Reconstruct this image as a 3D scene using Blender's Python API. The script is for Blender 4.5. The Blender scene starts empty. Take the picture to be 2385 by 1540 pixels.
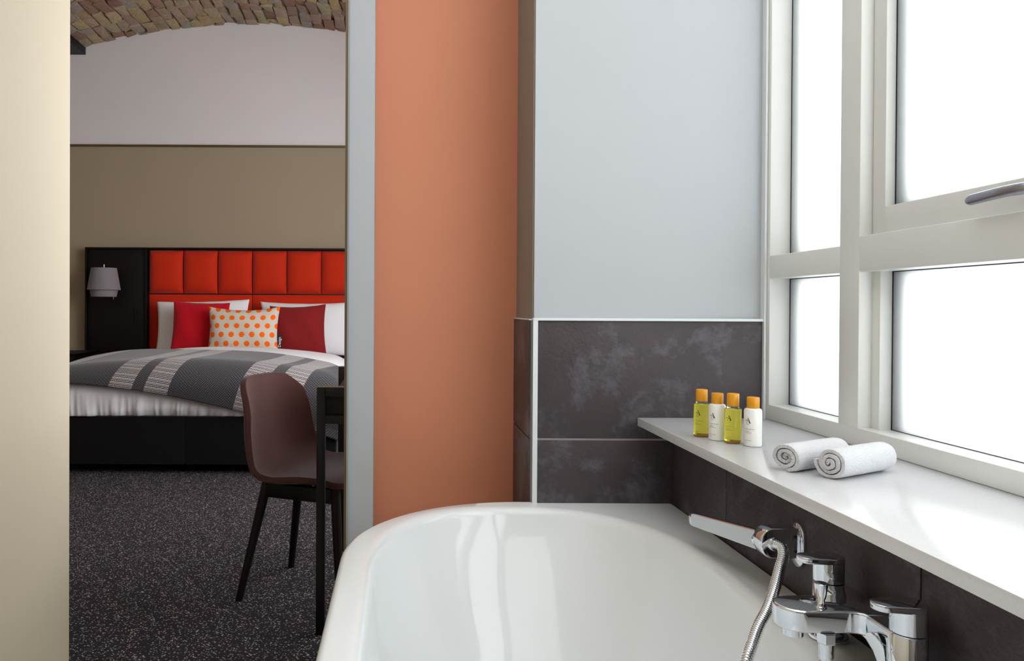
import bpy, bmesh, math, random
from mathutils import Vector, Matrix, noise
random.seed(7)
PI = math.pi
sc = bpy.context.scene
COL = sc.collection

# ------------------------------------------------------------------ helpers
def lin(r, g, b):
    f = lambda c: (c / 255 / 12.92) if c / 255 <= .04045 else ((c / 255 + .055) / 1.055) ** 2.4
    return (f(r), f(g), f(b), 1)

def link(o, parent=None):
    COL.objects.link(o)
    if parent: o.parent = parent
    return o

def tag(o, label=None, cat=None, group=None, kind=None):
    if label: o['label'] = label
    if cat: o['category'] = cat
    if group: o['group'] = group
    if kind: o['kind'] = kind
    return o

def empty(name, loc, label, cat, group=None, kind=None, rz=0):
    o = bpy.data.objects.new(name, None)
    o.location = loc; o.rotation_euler = (0, 0, rz); o.empty_display_size = .05
    link(o)
    return tag(o, label, cat, group, kind)

def smoothstep(a, b, x):
    t = max(0., min(1., (x - a) / (b - a))); return t * t * (3 - 2 * t)

class MB:
    def __init__(s): s.v = []; s.f = []; s.uv = {}; s.col = []
    def add(s, vs, fs):
        o = len(s.v); s.v += [tuple(p) for p in vs]; s.f += [tuple(i + o for i in q) for q in fs]; return o
    def box(s, x0, x1, y0, y1, z0, z1, bev=0, seg=2):
        if not bev:
            s.add([(x0,y0,z0),(x1,y0,z0),(x1,y1,z0),(x0,y1,z0),(x0,y0,z1),(x1,y0,z1),(x1,y1,z1),(x0,y1,z1)],
                  [(3,2,1,0),(4,5,6,7),(0,1,5,4),(1,2,6,5),(2,3,7,6),(3,0,4,7)]); return s
        bm = bmesh.new(); bmesh.ops.create_cube(bm, size=1)
        for v in bm.verts:
            v.co = Vector(((x0+x1)/2+v.co.x*(x1-x0), (y0+y1)/2+v.co.y*(y1-y0), (z0+z1)/2+v.co.z*(z1-z0)))
        bmesh.ops.bevel(bm, geom=bm.edges[:], offset=bev, segments=seg, affect='EDGES', profile=.5)
        return s.bm(bm)
    def bm(s, bm, mat=None):
        bm.verts.index_update()
        s.add([(mat @ v.co) if mat else v.co for v in bm.verts], [[v.index for v in f.verts] for f in bm.faces]); bm.free(); return s
    def prism(s, poly, axis, a, b, bev=0, seg=2):
        """poly: 2D outline in the two other axes (in xyz order); extruded a..b along axis"""
        def P(p, t):
            return {'Z': (p[0], p[1], t), 'Y': (p[0], t, p[1]), 'X': (t, p[0], p[1])}[axis]
        bm = bmesh.new(); n = len(poly)
        lo = [bm.verts.new(P(p, a)) for p in poly]; hi = [bm.verts.new(P(p, b)) for p in poly]
        bm.faces.new(lo[::-1]); bm.faces.new(hi)
        for i in range(n): bm.faces.new((lo[i], lo[(i+1)%n], hi[(i+1)%n], hi[i]))
        bmesh.ops.recalc_face_normals(bm, faces=bm.faces[:])
        if bev:
            ed = [e for e in bm.edges if (e.verts[0] in lo) == (e.verts[1] in lo)]
            bmesh.ops.bevel(bm, geom=ed, offset=bev, segments=seg, affect='EDGES', profile=.5, clamp_overlap=True)
        return s.bm(bm)
    def loft(s, rings, closed=True, cap0=False, cap1=False):
        n = len(rings[0]); o = len(s.v)
        for r in rings: s.v += [tuple(p) for p in r]
        m = n if closed else n - 1
        for k in range(len(rings) - 1):
            for i in range(m):
                j = (i + 1) % n
                s.f.append((o+k*n+i, o+k*n+j, o+(k+1)*n+j, o+(k+1)*n+i))
        if cap0: s.f.append(tuple(o + i for i in range(n))[::-1])
        if cap1: s.f.append(tuple(o + (len(rings)-1)*n + i for i in range(n)))
        return s
    def lathe(s, prof, c=(0,0,0), axis=(0,0,1), seg=32, cap0=True, cap1=True):
        ax = Vector(axis).normalized(); q = Vector((0,0,1)).rotation_difference(ax); c = Vector(c)
        rings = []
        for r, z in prof:
            rings.append([c + q @ Vector((r*math.cos(2*PI*i/seg), r*math.sin(2*PI*i/seg), z)) for i in range(seg)])
        return s.loft(rings, True, cap0, cap1)
    def tube(s, pts, rad, seg=12, cap=True):
        pts = [Vector(p) for p in pts]; n = len(pts)
        if not hasattr(rad, '__len__'): rad = [rad] * n
        t0 = (pts[1]-pts[0]).normalized()
        up = Vector((0,0,1)) if abs(t0.z) < .9 else Vector((1,0,0))
        nrm = (up - t0*up.dot(t0)).normalized(); rings = []
        for i, p in enumerate(pts):
            t = (pts[min(i+1,n-1)] - pts[max(i-1,0)]).normalized()
            nrm = (nrm - t*nrm.dot(t)).normalized(); b = t.cross(nrm)
            rings.append([p + rad[i]*(math.cos(2*PI*k/seg)*nrm + math.sin(2*PI*k/seg)*b) for k in range(seg)])
        return s.loft(rings, True, cap, cap)
    def grid(s, fn, nu, nv, uvfn=None):
        o = len(s.v)
        for j in range(nv + 1):
            for i in range(nu + 1):
                s.v.append(tuple(fn(i/nu, j/nv)))
                if uvfn: s.uv[o + j*(nu+1)+i] = uvfn(i/nu, j/nv)
        for j in range(nv):
            for i in range(nu):
                a = o + j*(nu+1) + i
                s.f.append((a, a+1, a+nu+2, a+nu+1))
        return s
    def build(s, name, mat, parent=None, angle=35, smooth=True, fix=False, merge=False):
        me = bpy.data.meshes.new(name); me.from_pydata(s.v, [], s.f); me.validate()
        if s.uv:
            L = me.uv_layers.new(name='UVMap')
            for lp in me.loops: L.data[lp.index].uv = s.uv.get(lp.vertex_index, (0, 0))
        if s.col:
            a = me.color_attributes.new('Col', 'FLOAT_COLOR', 'POINT')
            for i, c in enumerate(s.col): a.data[i].color = c
        if fix or merge:
            bm = bmesh.new(); bm.from_mesh(me)
            if merge: bmesh.ops.remove_doubles(bm, verts=bm.verts[:], dist=1e-5)
            bmesh.ops.recalc_face_normals(bm, faces=bm.faces[:]); bm.to_mesh(me); bm.free()
        if smooth:
            for p in me.polygons: p.use_smooth = True
            me.set_sharp_from_angle(angle=math.radians(angle))
        if mat: me.materials.append(mat)
        return link(bpy.data.objects.new(name, me), parent)

def spline(pts, per=12):
    """Catmull-Rom"""
    P = [Vector(p) for p in pts]; P = [P[0]*2-P[1]] + P + [P[-1]*2-P[-2]]; out = []
    for i in range(1, len(P)-2):
        for k in range(per):
            t = k/per; a,b,c,d = P[i-1:i+3]
            out.append(.5*((2*b)+(c-a)*t+(2*a-5*b+4*c-d)*t*t+(3*b-a-3*c+d)*t**3))
    return out + [P[-2]]

def stadium(cx, cy, w, h, n=10, r=None):
    r = min(w, h)/2 if r is None else r; out = []
    for (sx, sy, a0) in ((1,1,0),(-1,1,90),(-1,-1,180),(1,-1,270)):
        for k in range(n+1):
            a = math.radians(a0 + 90*k/n)
            out.append((cx+sx*(w/2-r)+r*math.cos(a), cy+sy*(h/2-r)+r*math.sin(a)))
    res = [out[0]]
    for p in out[1:]:
        if (p[0]-res[-1][0])**2+(p[1]-res[-1][1])**2 > 1e-12: res.append(p)
    if (res[0][0]-res[-1][0])**2+(res[0][1]-res[-1][1])**2 < 1e-12: res.pop()
    return res

# ------------------------------------------------------------------ materials
class NT:
    def __init__(s, name):
        s.m = bpy.data.materials.new(name); s.m.use_nodes = True; s.t = s.m.node_tree; s.n = s.t.nodes; s.l = s.t.links
        s.b = s.n['Principled BSDF']
    def add(s, typ, **kw):
        n = s.n.new(typ)
        for k, v in kw.items(): setattr(n, k, v)
        return n
    def con(s, a, b): s.l.new(a, b)
    def set(s, **kw):
        for k, v in kw.items(): s.b.inputs[k.replace('_', ' ')].default_value = v
    def coord(s, which='Object'):
        return s.add('ShaderNodeTexCoord').outputs[which]
    def noise(s, vec, scale, detail=3, rough=.5, dist=0):
        n = s.add('ShaderNodeTexNoise'); s.con(vec, n.inputs['Vector'])
        n.inputs['Scale'].default_value = scale; n.inputs['Detail'].default_value = detail
        n.inputs['Roughness'].default_value = rough; n.inputs['Distortion'].default_value = dist
        return n.outputs['Fac']
    def ramp(s, fac, stops):
        n = s.add('ShaderNodeValToRGB'); s.con(fac, n.inputs[0]); e = n.color_ramp.elements
        while len(e) < len(stops): e.new(.5)
        for k, (p, c) in enumerate(stops): e[k].position = p; e[k].color = c
        return n.outputs[0]
    def math(s, op, a, b=None, c=None):
        n = s.add('ShaderNodeMath', operation=op)
        for i, x in enumerate((a, b, c)):
            if x is None: continue
            if isinstance(x, (int, float)): n.inputs[i].default_value = x
            else: s.con(x, n.inputs[i])
        return n.outputs[0]
    def mix(s, fac, a, b):
        n = s.add('ShaderNodeMix', data_type='RGBA')
        for i, x in ((0, fac), (6, a), (7, b)):
            if isinstance(x, (int, float, tuple)): n.inputs[i].default_value = x
            else: s.con(x, n.inputs[i])
        return n.outputs[2]
    def bump(s, h, strength=.2, dist=.01):
        n = s.add('ShaderNodeBump'); n.inputs['Strength'].default_value = strength; n.inputs['Distance'].default_value = dist
        s.con(h, n.inputs['Height']); s.con(n.outputs[0], s.b.inputs['Normal'])

def paint(name, rgb, rough=.6, spec=.3, bump=.06, scale=180):
    t = NT(name); c = lin(*rgb); t.set(Roughness=rough, Specular_IOR_Level=spec)
    v = t.coord(); n = t.noise(v, 2.5, 3)
    t.con(t.mix(n, tuple(x*.97 for x in c[:3])+(1,), tuple(min(1, x*1.03) for x in c[:3])+(1,)), t.b.inputs['Base Color'])
    if bump: t.bump(t.noise(v, scale, 3), bump, .002)
    return t.m

def plain(name, rgb, rough=.5, metal=0, spec=.5, **kw):
    t = NT(name); t.set(Base_Color=lin(*rgb), Roughness=rough, Metallic=metal, Specular_IOR_Level=spec, **kw); return t.m

def fabric(name, rgb, scale=900, amt=.35, rough=.9, sheen=.3, var=.12):
    t = NT(name); c = lin(*rgb); v = t.coord()
    n = t.noise(v, scale, 2); n2 = t.noise(v, 6, 3)
    f = t.math('ADD', t.math('MULTIPLY', n, .6), t.math('MULTIPLY', n2, .4))
    t.con(t.mix(f, tuple(x*(1-var) for x in c[:3])+(1,), tuple(min(1, x*(1+var)) for x in c[:3])+(1,)), t.b.inputs['Base Color'])
    t.set(Roughness=rough, Specular_IOR_Level=.15, Sheen_Weight=sheen, Sheen_Roughness=.4)
    t.bump(n, amt, .001); return t.m

M = {}
M['cream'] = paint('cream paint', (188, 177, 156), .55)
M['grey_paint'] = paint('pale grey paint', (184, 188, 192), .6)
M['white_paint'] = paint('white paint', (228, 228, 228), .7)
M['orange'] = paint('terracotta orange paint', (214, 140, 108), .6, bump=.08)
M['dim_paint'] = paint('dark taupe paint', (126, 118, 110), .6)
M['taupe_light'] = paint('taupe return tone', (142, 133, 125), .7)
M['taupe'] = paint('taupe paint', (160, 145, 124), .7)
M['lunette'] = paint('white plaster', (222, 218, 220), .7, bump=.12, scale=60)
M['frame'] = plain('cream white window frame paint', (228, 229, 226), .32, spec=.4)
M['gasket'] = plain('dark rubber gasket', (28, 34, 44), .5)
M['trim'] = plain('white trim', (225, 230, 232), .35)
M['bronze'] = plain('bronze metal', (112, 96, 72), .42, .7)
M['steel_strip'] = plain('grey strip', (150, 152, 156), .4)
M['acrylic'] = plain('white acrylic', (233, 236, 237), .025, spec=.5)
M['chrome'] = plain('chrome', (226, 229, 233), .035, 1)
M['satin'] = plain('satin grey metal', (160, 162, 170), .32, 1)
M['pale_sheen'] = plain('pale grey sheen', (206, 214, 220), .22)
M['black_wood'] = plain('black stained wood', (13, 9, 9), .5, 0, .25)
M['black_metal'] = plain('black metal', (13, 13, 15), .45, 0, .28)
M['black_hole'] = plain('black rubber', (8, 8, 8), .6)
M['divan'] = fabric('black bed base fabric', (11, 9, 10), 600)
M['linen'] = fabric('white bed linen', (236, 236, 240), 700, .12, sheen=.1, var=.02)
M['red'] = fabric('bright red wool', (190, 18, 34), 900, sheen=.2)
M['maroon'] = fabric('dark red wool', (134, 32, 34), 900, sheen=.2)
M['velvet'] = fabric('red orange velvet', (196, 44, 14), 500, .2, .75, sheen=.35, var=.2)
M['brown'] = fabric('brown wool upholstery', (64, 39, 35), 700, .5, sheen=.15, var=.2)
M['shade'] = fabric('grey lampshade linen', (128, 123, 127), 800, .3)
M['ink'] = plain('black ink', (22, 20, 20), .5)
M['greyink'] = plain('grey ink', (150, 144, 138), .5)
M['brass_ink'] = plain('ochre ink', (120, 104, 30), .5)
M['white_ink'] = plain('white thread', (240, 240, 244), .6)
M['label_black'] = plain('black woven label', (24, 22, 24), .7)

def tile_mat():
    t = NT('dark slate tile'); v = t.coord()
    cl = t.noise(v, 6.5, 6, .62, .4); fine = t.noise(v, 55, 5, .65)
    base = t.mix(t.noise(v, 14, 3), lin(62, 55, 58), lin(78, 70, 72))
    mp = t.ramp(t.math('ADD', t.math('MULTIPLY', cl, .8), t.math('MULTIPLY', fine, .2)), [(.50, (0,0,0,1)), (.68, (1,1,1,1))])
    t.con(t.mix(t.math('MULTIPLY', mp, .62), base, lin(122, 122, 136)), t.b.inputs['Base Color'])
    t.set(Roughness=.46, Specular_IOR_Level=.35)
    h = t.math('ADD', t.math('MULTIPLY', t.noise(v, 30, 5, .6, .6), .7), t.math('MULTIPLY', t.noise(v, 120, 3), .3))
    t.bump(h, .38, .008); return t.m
M['tile'] = tile_mat()
M['grout'] = plain('grey grout', (150, 144, 142), .9)

def quartz():
    t = NT('pale quartz'); v = t.coord()
    t.con(t.mix(t.noise(v, 260, 2), lin(216, 217, 219), lin(230, 231, 233)), t.b.inputs['Base Color'])
    t.set(Roughness=.2, Specular_IOR_Level=.5); return t.m
M['quartz'] = quartz()

def carpet():
    t = NT('charcoal flecked carpet'); v = t.coord()
    vo = t.add('ShaderNodeTexVoronoi'); mp = t.add('ShaderNodeMapping')
    mp.inputs['Scale'].default_value = (170, 235, 190); mp.inputs['Rotation'].default_value = (0, 0, .5)
    t.con(v, mp.inputs[0]); t.con(mp.outputs[0], vo.inputs['Vector']); vo.inputs['Scale'].default_value = 1
    sep = t.add('ShaderNodeSeparateColor'); t.con(vo.outputs['Color'], sep.inputs[0])
    sel = t.math('GREATER_THAN', sep.outputs[0], .71)
    near = t.math('LESS_THAN', vo.outputs['Distance'], .42)
    fl = t.math('MULTIPLY', sel, near)
    dark = t.mix(t.noise(v, 5, 3), lin(36, 32, 35), lin(47, 42, 46))
    fc = t.mix(sep.outputs[1], lin(118, 110, 115), lin(216, 210, 214))
    t.con(t.mix(fl, dark, fc), t.b.inputs['Base Color'])
    t.set(Roughness=.85, Specular_IOR_Level=.2)
    t.bump(t.math('SUBTRACT', 1, vo.outputs['Distance']), .5, .006); return t.m
M['carpet'] = carpet()
M['floor_tile'] = plain('grey floor tile', (206, 202, 196), .45)

def brick():
    t = NT('old stock brick'); v = t.coord()
    a = t.add('ShaderNodeVertexColor', layer_name='Col')
    n = t.noise(v, 40, 5, .65); n2 = t.noise(v, 9, 4)
    c = t.mix(t.math('MULTIPLY', n, .75), a.outputs[0], lin(142, 124, 108))
    c = t.mix(t.ramp(n2, [(.55, (0,0,0,1)), (.75, (.5,.5,.5,1))]), c, lin(158, 142, 96))
    t.con(c, t.b.inputs['Base Color']); t.set(Roughness=.9, Specular_IOR_Level=.2)
    t.bump(n, .9, .02); return t.m
M['brick'] = brick()
def mortar():
    t = NT('old lime mortar'); v = t.coord(); n = t.noise(v, 35, 5, .7)
    t.con(t.ramp(n, [(.34, lin(64, 50, 40)), (.46, lin(142, 124, 108)), (.8, lin(172, 152, 126))]), t.b.inputs['Base Color'])
    t.set(Roughness=.95); t.bump(n, 1, .03); return t.m
M['mortar'] = mortar()

def frosted():
    t = NT('frosted glass'); n = t.n; n.remove(t.b)
    tr = t.add('ShaderNodeBsdfTranslucent'); tr.inputs[0].default_value = (.93, .95, .95, 1)
    gl = t.add('ShaderNodeBsdfGlossy'); gl.inputs['Roughness'].default_value = .35; gl.inputs[0].default_value = (1, 1, 1, 1)
    mx = t.add('ShaderNodeMixShader'); mx.inputs[0].default_value = .04
    t.con(tr.outputs[0], mx.inputs[1]); t.con(gl.outputs[0], mx.inputs[2])
    t.con(mx.outputs[0], n['Material Output'].inputs[0]); return t.m
M['frost'] = frosted()

def dotted():
    t = NT('polka dot linen'); uv = t.add('ShaderNodeTexCoord').outputs['UV']
    sp = t.add('ShaderNodeSeparateXYZ'); t.con(uv, sp.inputs[0])
    X = t.math('DIVIDE', sp.outputs[0], .083); Y = t.math('DIVIDE', sp.outputs[1], .074)
    row = t.math('FLOOR', Y); odd = t.math('MULTIPLY', t.math('MODULO', t.math('ABSOLUTE', row), 2), .5)
    fx = t.math('SUBTRACT', t.math('FRACT', t.math('ADD', X, odd)), .5); fy = t.math('SUBTRACT', t.math('FRACT', Y), .5)
    d = t.math('SQRT', t.math('ADD', t.math('POWER', t.math('MULTIPLY', fx, .083), 2), t.math('POWER', t.math('MULTIPLY', fy, .074), 2)))
    m = t.math('LESS_THAN', d, .0225)
    t.con(t.mix(m, lin(206, 198, 184), lin(250, 104, 24)), t.b.inputs['Base Color'])
    t.set(Roughness=.9, Specular_IOR_Level=.1); t.bump(t.noise(t.coord(), 800, 2), .2, .001); return t.m
M['dots'] = dotted()

def plaid():
    """UV in metres: x across the bed, y towards the foot"""
    t = NT('woven plaid wool'); uv = t.add('ShaderNodeTexCoord').outputs['UV']
    sp = t.add('ShaderNodeSeparateXYZ'); t.con(uv, sp.inputs[0]); U, V = sp.outputs[0], sp.outputs[1]
    def band(a, b): return t.math('MULTIPLY', t.math('GREATER_THAN', U, a), t.math('LESS_THAN', U, b))
    lb = None
    for a, b in ((-.29, -.15), (-.08, .06), (.45, .59), (.66, .80), (-1.03, -.89), (-.82, -.68), (1.19, 1.3)):
        x = band(a, b); lb = x if lb is None else t.math('MAXIMUM', lb, x)
    P = .0118
    row = t.math('FRACT', t.math('DIVIDE', V, P)); rid = t.math('FLOOR', t.math('DIVIDE', V, P))
    rr = t.math('FRACT', t.math('MULTIPLY', rid, .37))
    # dashes of a row, slanting one way then the other (chevrons)
    sl = t.math('SUBTRACT', t.math('ABSOLUTE', t.math('SUBTRACT', row, .5)), .25)
    ph = t.math('FRACT', t.math('ADD', t.math('DIVIDE', U, .0105), t.math('MULTIPLY', sl, 1.4)))
    dash = t.math('LESS_THAN', ph, .72)
    thick = t.math('LESS_THAN', row, t.math('ADD', .40, t.math('MULTIPLY', t.math('GREATER_THAN', rr, .72), .25)))
    light = t.math('MULTIPLY', t.math('MULTIPLY', lb, dash), thick)
    # faint flecks in big diamonds on the dark ground
    zz = t.math('PINGPONG', U, .19)
    fl = t.math('FRACT', t.math('DIVIDE', t.math('ADD', V, t.math('MULTIPLY', zz, .5)), .0120))
    fu = t.math('FRACT', t.math('DIVIDE', t.math('ADD', U, t.math('MULTIPLY', V, .35)), .0120))
    fleck = t.math('MULTIPLY', t.math('LESS_THAN', fl, .5), t.math('LESS_THAN', fu, .42))
    dk = t.mix(t.math('LESS_THAN', row, .3), lin(58, 56, 60), lin(30, 28, 31))
    dk = t.mix(t.math('MULTIPLY', fleck, .8), dk, lin(112, 110, 114))
    t.con(t.mix(light, dk, lin(214, 208, 206)), t.b.inputs['Base Color'])
    t.set(Roughness=.95, Specular_IOR_Level=.1, Sheen_Weight=.2)
    t.bump(row, .3, .002); return t.m
M['plaid'] = plaid()

def terry():
    t = NT('white terry'); v = t.coord(); t.set(Base_Color=lin(243, 243, 246), Roughness=.95, Specular_IOR_Level=.1, Sheen_Weight=.3)
    t.bump(t.noise(v, 620, 3, .75), 1, .003); return t.m
M['terry'] = terry()

def oil():
    t = NT('yellow bath oil in clear plastic'); t.set(Base_Color=lin(252, 242, 104), Roughness=.03, Transmission_Weight=1, IOR=1.36)
    tr = t.add('ShaderNodeBsdfTranslucent'); tr.inputs[0].default_value = lin(240, 226, 52)
    mx = t.add('ShaderNodeMixShader'); mx.inputs[0].default_value = .14
    t.con(t.b.outputs[0], mx.inputs[1]); t.con(tr.outputs[0], mx.inputs[2]); t.con(mx.outputs[0], t.n['Material Output'].inputs[0]); return t.m
M['oil'] = oil()
M['amber'] = plain('amber tinted plastic', (176, 116, 18), .1, Transmission_Weight=.5)
M['clear'] = NT('clear plastic'); M['clear'].set(Base_Color=lin(244, 246, 236), Roughness=.04, Transmission_Weight=.95, IOR=1.3); M['clear'] = M['clear'].m
M['lotion'] = plain('white lotion bottle', (240, 240, 236), .3, Subsurface_Weight=.15, Subsurface_Scale=.02)
M['cap'] = plain('amber plastic cap', (224, 154, 22), .3, Subsurface_Weight=.2, Subsurface_Scale=.01)

# ------------------------------------------------------------------ camera
f_px, pitch, roll, H = 1750., .007, .005, 1.03
cam = bpy.data.cameras.new('camera'); co = bpy.data.objects.new('camera', cam); COL.objects.link(co)
cam.sensor_width = 36; cam.lens = f_px / 2385 * 36
px, py = 936., 716 + f_px * math.tan(pitch)
cam.shift_x = (1192.5 - px) / 2385; cam.shift_y = (py - 770) / 2385
fw = Vector((0, math.cos(pitch), -math.sin(pitch))); R0 = Vector((1, 0, 0)); U0 = R0.cross(fw)
Rt = math.cos(roll)*R0 + math.sin(roll)*U0; Up = Rt.cross(fw)
mt = Matrix((Rt, Up, -fw)).transposed().to_4x4(); mt.translation = (0, 0, H); co.matrix_world = mt
cam.clip_start = .02; sc.camera = co

# ------------------------------------------------------------------ the setting
def struct(name, mb, mat, label, cat, **kw):
    return tag(mb.build(name, mat, **kw), label, cat, None, 'structure')
def sbox(name, mat, label, cat, *b):
    return struct(name, MB().box(*b), M[mat], label, cat, smooth=False)

sbox('floor_bedroom', 'carpet', 'charcoal carpet with pale flecks running from doorway to bed', 'floor', -3.5, 1.06, 2.12, 6.8, -.1, 0)
sbox('floor_bathroom', 'floor_tile', 'grey tiled bathroom floor under the bathtub', 'floor', -.94, .70, -1.6, 2.12, -.1, 0)
sbox('wall_left', 'cream', 'cream painted wall left of the doorway, facing the window', 'wall', -1.05, -.9376, -1.7, 2.12, 0, 3.6)
sbox('wall_bedroom_front', 'taupe', 'taupe bedroom wall facing the bed', 'wall', -3.5, -1.05, 2.04, 2.12, 0, 3.6)
sbox('wall_bathroom_back', 'dim_paint', 'taupe bathroom wall facing the bathtub end', 'wall', -1.05, 1.25, -1.7, -1.6, 0, 2.7)
sbox('ceiling_bathroom', 'white_paint', 'white bathroom ceiling above the tub', 'ceiling', -.9376, 1.25, -1.7, 2.12, 2.6, 2.7)
sbox('wall_doorway', 'grey_paint', 'narrow pale grey wall end between doorway and orange wall', 'wall', -.150, -.079, 2.12, 2.29, 0, 3.6)
sbox('wall_orange', 'orange', 'terracotta orange painted wall behind the bathtub end', 'wall', -.079, .42, 2.19, 2.29, 0, 3.6)
sbox('wall_pillar', 'grey_paint', 'pale grey wall above the dark tiles beside the window', 'wall', .338, 1.25, 1.921, 2.29, 0, 3.6)
sbox('wall_return', 'taupe_light', 'narrow taupe return between orange wall and pale grey pillar', 'wall', .334, .3382, 1.926, 2.19, 1.0, 3.6)  # thin skin, darker than the pillar face
m = MB().box(-.1615, -.1545, 2.116, 2.20, 0, 2.62)
d = struct('door_1', m, M['bronze'], 'thin bronze door edge along the right side of the bedroom doorway', 'door frame', smooth=False)
MB().box(-.1545, -.150, 2.114, 2.20, 0, 2.62).build('frame_strip', M['steel_strip'], d, smooth=False)

# tiles of the end wall: grout bed + tiles, each with softened edges, in one mesh per wall
g = MB()
g.box(.333, .9165, 1.9095, 1.921, .3, .999); g.box(.331, .338, 1.921, 2.19, .3, .999)
struct('wall_tile_grout', g, M['grout'], 'grey grout lines between dark slate tiles of the end wall', 'grout', smooth=False)
tl = MB()
for z0, z1 in ((.393, .6942), (.6985, .998)):
    tl.box(.346, .9160, 1.908, 1.9205, z0, z1, .0022)
    tl.box(.3265, .3375, 1.926, 2.1895, z0, z1, .0016)
struct('wall_tiles_end', tl, M['tile'], 'large dark slate tiles on the end wall with white edge trim', 'wall tiles')
tm = MB().box(.3355, .9170, 1.904, 1.9205, .9985, 1.005).box(.3335, .3455, 1.905, 1.9255, .30, 1.005).box(.3265, .3355, 1.9255, 2.1895, .9985, 1.002)
struct('trim_1', tm, M['trim'], 'white metal edge trim around the end wall tiles', 'trim', smooth=False)
g = MB().box(.698, .703, -1.6, 1.908, .02, .731)
struct('wall_side_grout', g, M['grout'], 'grey grout bed of dark tiles under the window sill', 'grout', smooth=False)
tl = MB(); ys = [1.9075, 1.597, .997, .397, -.203, -.803]
for a, b in zip(ys[1:], ys):
    for z0, z1 in ((.1, .392), (.3955, .692), (.6955, .7305)):
        tl.box(.692, .7025, a+.0012, b-.0012, z0, z1, .0012)
struct('wall_tiles_side', tl, M['tile'], 'dark slate tiles on the low wall below the white sill', 'wall tiles')
sbox('wall_right', 'white_paint', 'low wall under the window sill behind the tiles', 'wall', .7025, 1.25, -1.7, 1.921, 0, .731)
struct('window_sill', MB().box(.600, .935, -1.6, 1.9075, .732, .7525, .0012), M['quartz'], 'wide pale quartz window sill holding bottles and rolled towels', 'window sill')
sbox('wall_over_window', 'white_paint', 'white wall above the window', 'wall', .923, 1.25, -1.6, 1.921, 2.42, 2.7)
sbox('wall_outer_shade_fin', 'taupe', 'unseen fin added outside to shade the far end of the window', 'wall', 1.03, 1.34, 1.905, 2.0, .5, 2.6)  # unseen fin added to dim the panes next to the pillar wall
sbox('trim_3', 'trim', 'white sealant line between pale grey wall and window frame', 'trim', .9165, .9225, 1.9, 1.921, .7525, 2.42)

# ------------------------------------------------------------------ bathroom window
FX0, FX1, GX = .923, 1.03, .975
w = MB()
bev = .0025
w.box(FX0, FX1, -1.6, 1.921, .7525, .7905, bev)              # bottom rail
w.box(FX0, FX1, -1.6, 1.921, 2.34, 2.42, bev)                # head
w.box(FX0+.0003, FX1, 1.888, 1.921, .789, 2.342, bev)        # far stile
w.box(FX0+.0003, FX1, -.12, -.05, .789, 2.342, bev)
w.box(FX0+.0003, FX1, -1.6, -1.54, .789, 2.342, bev)          # near stile
w.box(FX0+.0002, FX1, 1.5185, 1.5875, .789, 2.342, bev)      # mullion
w.box(FX0+.0005, FX1, 1.586, 1.889, 1.1065, 1.164, bev)      # transom, left
w.box(FX0+.0005, FX1, -.06, 1.520, 1.1065, 1.1785, bev)      # transom, right
w.box(FX0+.0005, FX1, -1.55, -.115, 1.1065, 1.1785, bev)
w.box(.950, FX1, 1.493, 1.520, .789, 1.108, .002)            # fixed-light stop
win = struct('window_1', w, M['frame'], 'cream white framed window with frosted panes over the sill', 'window')
gk = MB()
def pane(y0, y1, z0, z1, x=GX, parent=win, lap=.04, gap=.026):
    q = MB(); q.box(x+gap, x+gap+.07, y1-lap, y1+.004, z0-.01, z1+.01); q.box(x+.022, x+.045, y0-.004, y0+.006, z0-.01, z1+.01)
    q.box(x+.022, x+.045, y0, y1, z0-.004, z0+.004); q.box(x+.022, x+.045, y0, y1, z1-.004, z1+.004)
    q.build('outer_shading_bead', M['gasket'], parent, smooth=False)['label'] = 'dark outer glazing bead, deepened to shade the pane edge'  # far-side bead deepened behind the glass to darken its edge
    p = MB().box(x, x+.006, y0, y1, z0, z1).build('pane', M['frost'], parent, smooth=False); p['label'] = 'frosted glass pane'
    q = MB(); e = .0022
    q.box(x-.0012, x+.008, y0-.001, y0+e, z0, z1); q.box(x-.0012, x+.008, y1-e, y1+.001, z0, z1)
    q.box(x-.0012, x+.008, y0, y1, z0-.001, z0+e*.6); q.box(x-.0012, x+.008, y0, y1, z1-e*.8, z1+.001)
    q.build('gasket', M['gasket'], parent, smooth=False)['label'] = 'dark rubber gasket round the glass'
pane(1.5875, 1.888, .7905, 1.1065, lap=.05, gap=.036); pane(1.5875, 1.888, 1.164, 2.34, lap=.05, gap=.036)
pane(-.05, 1.493, .7905, 1.1065)
pane(-1.54, -.12, .7905, 1.1065); pane(-1.54, -.12, 1.1785, 2.34)  # unseen second bay, added behind the camera to bring in more light
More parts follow.
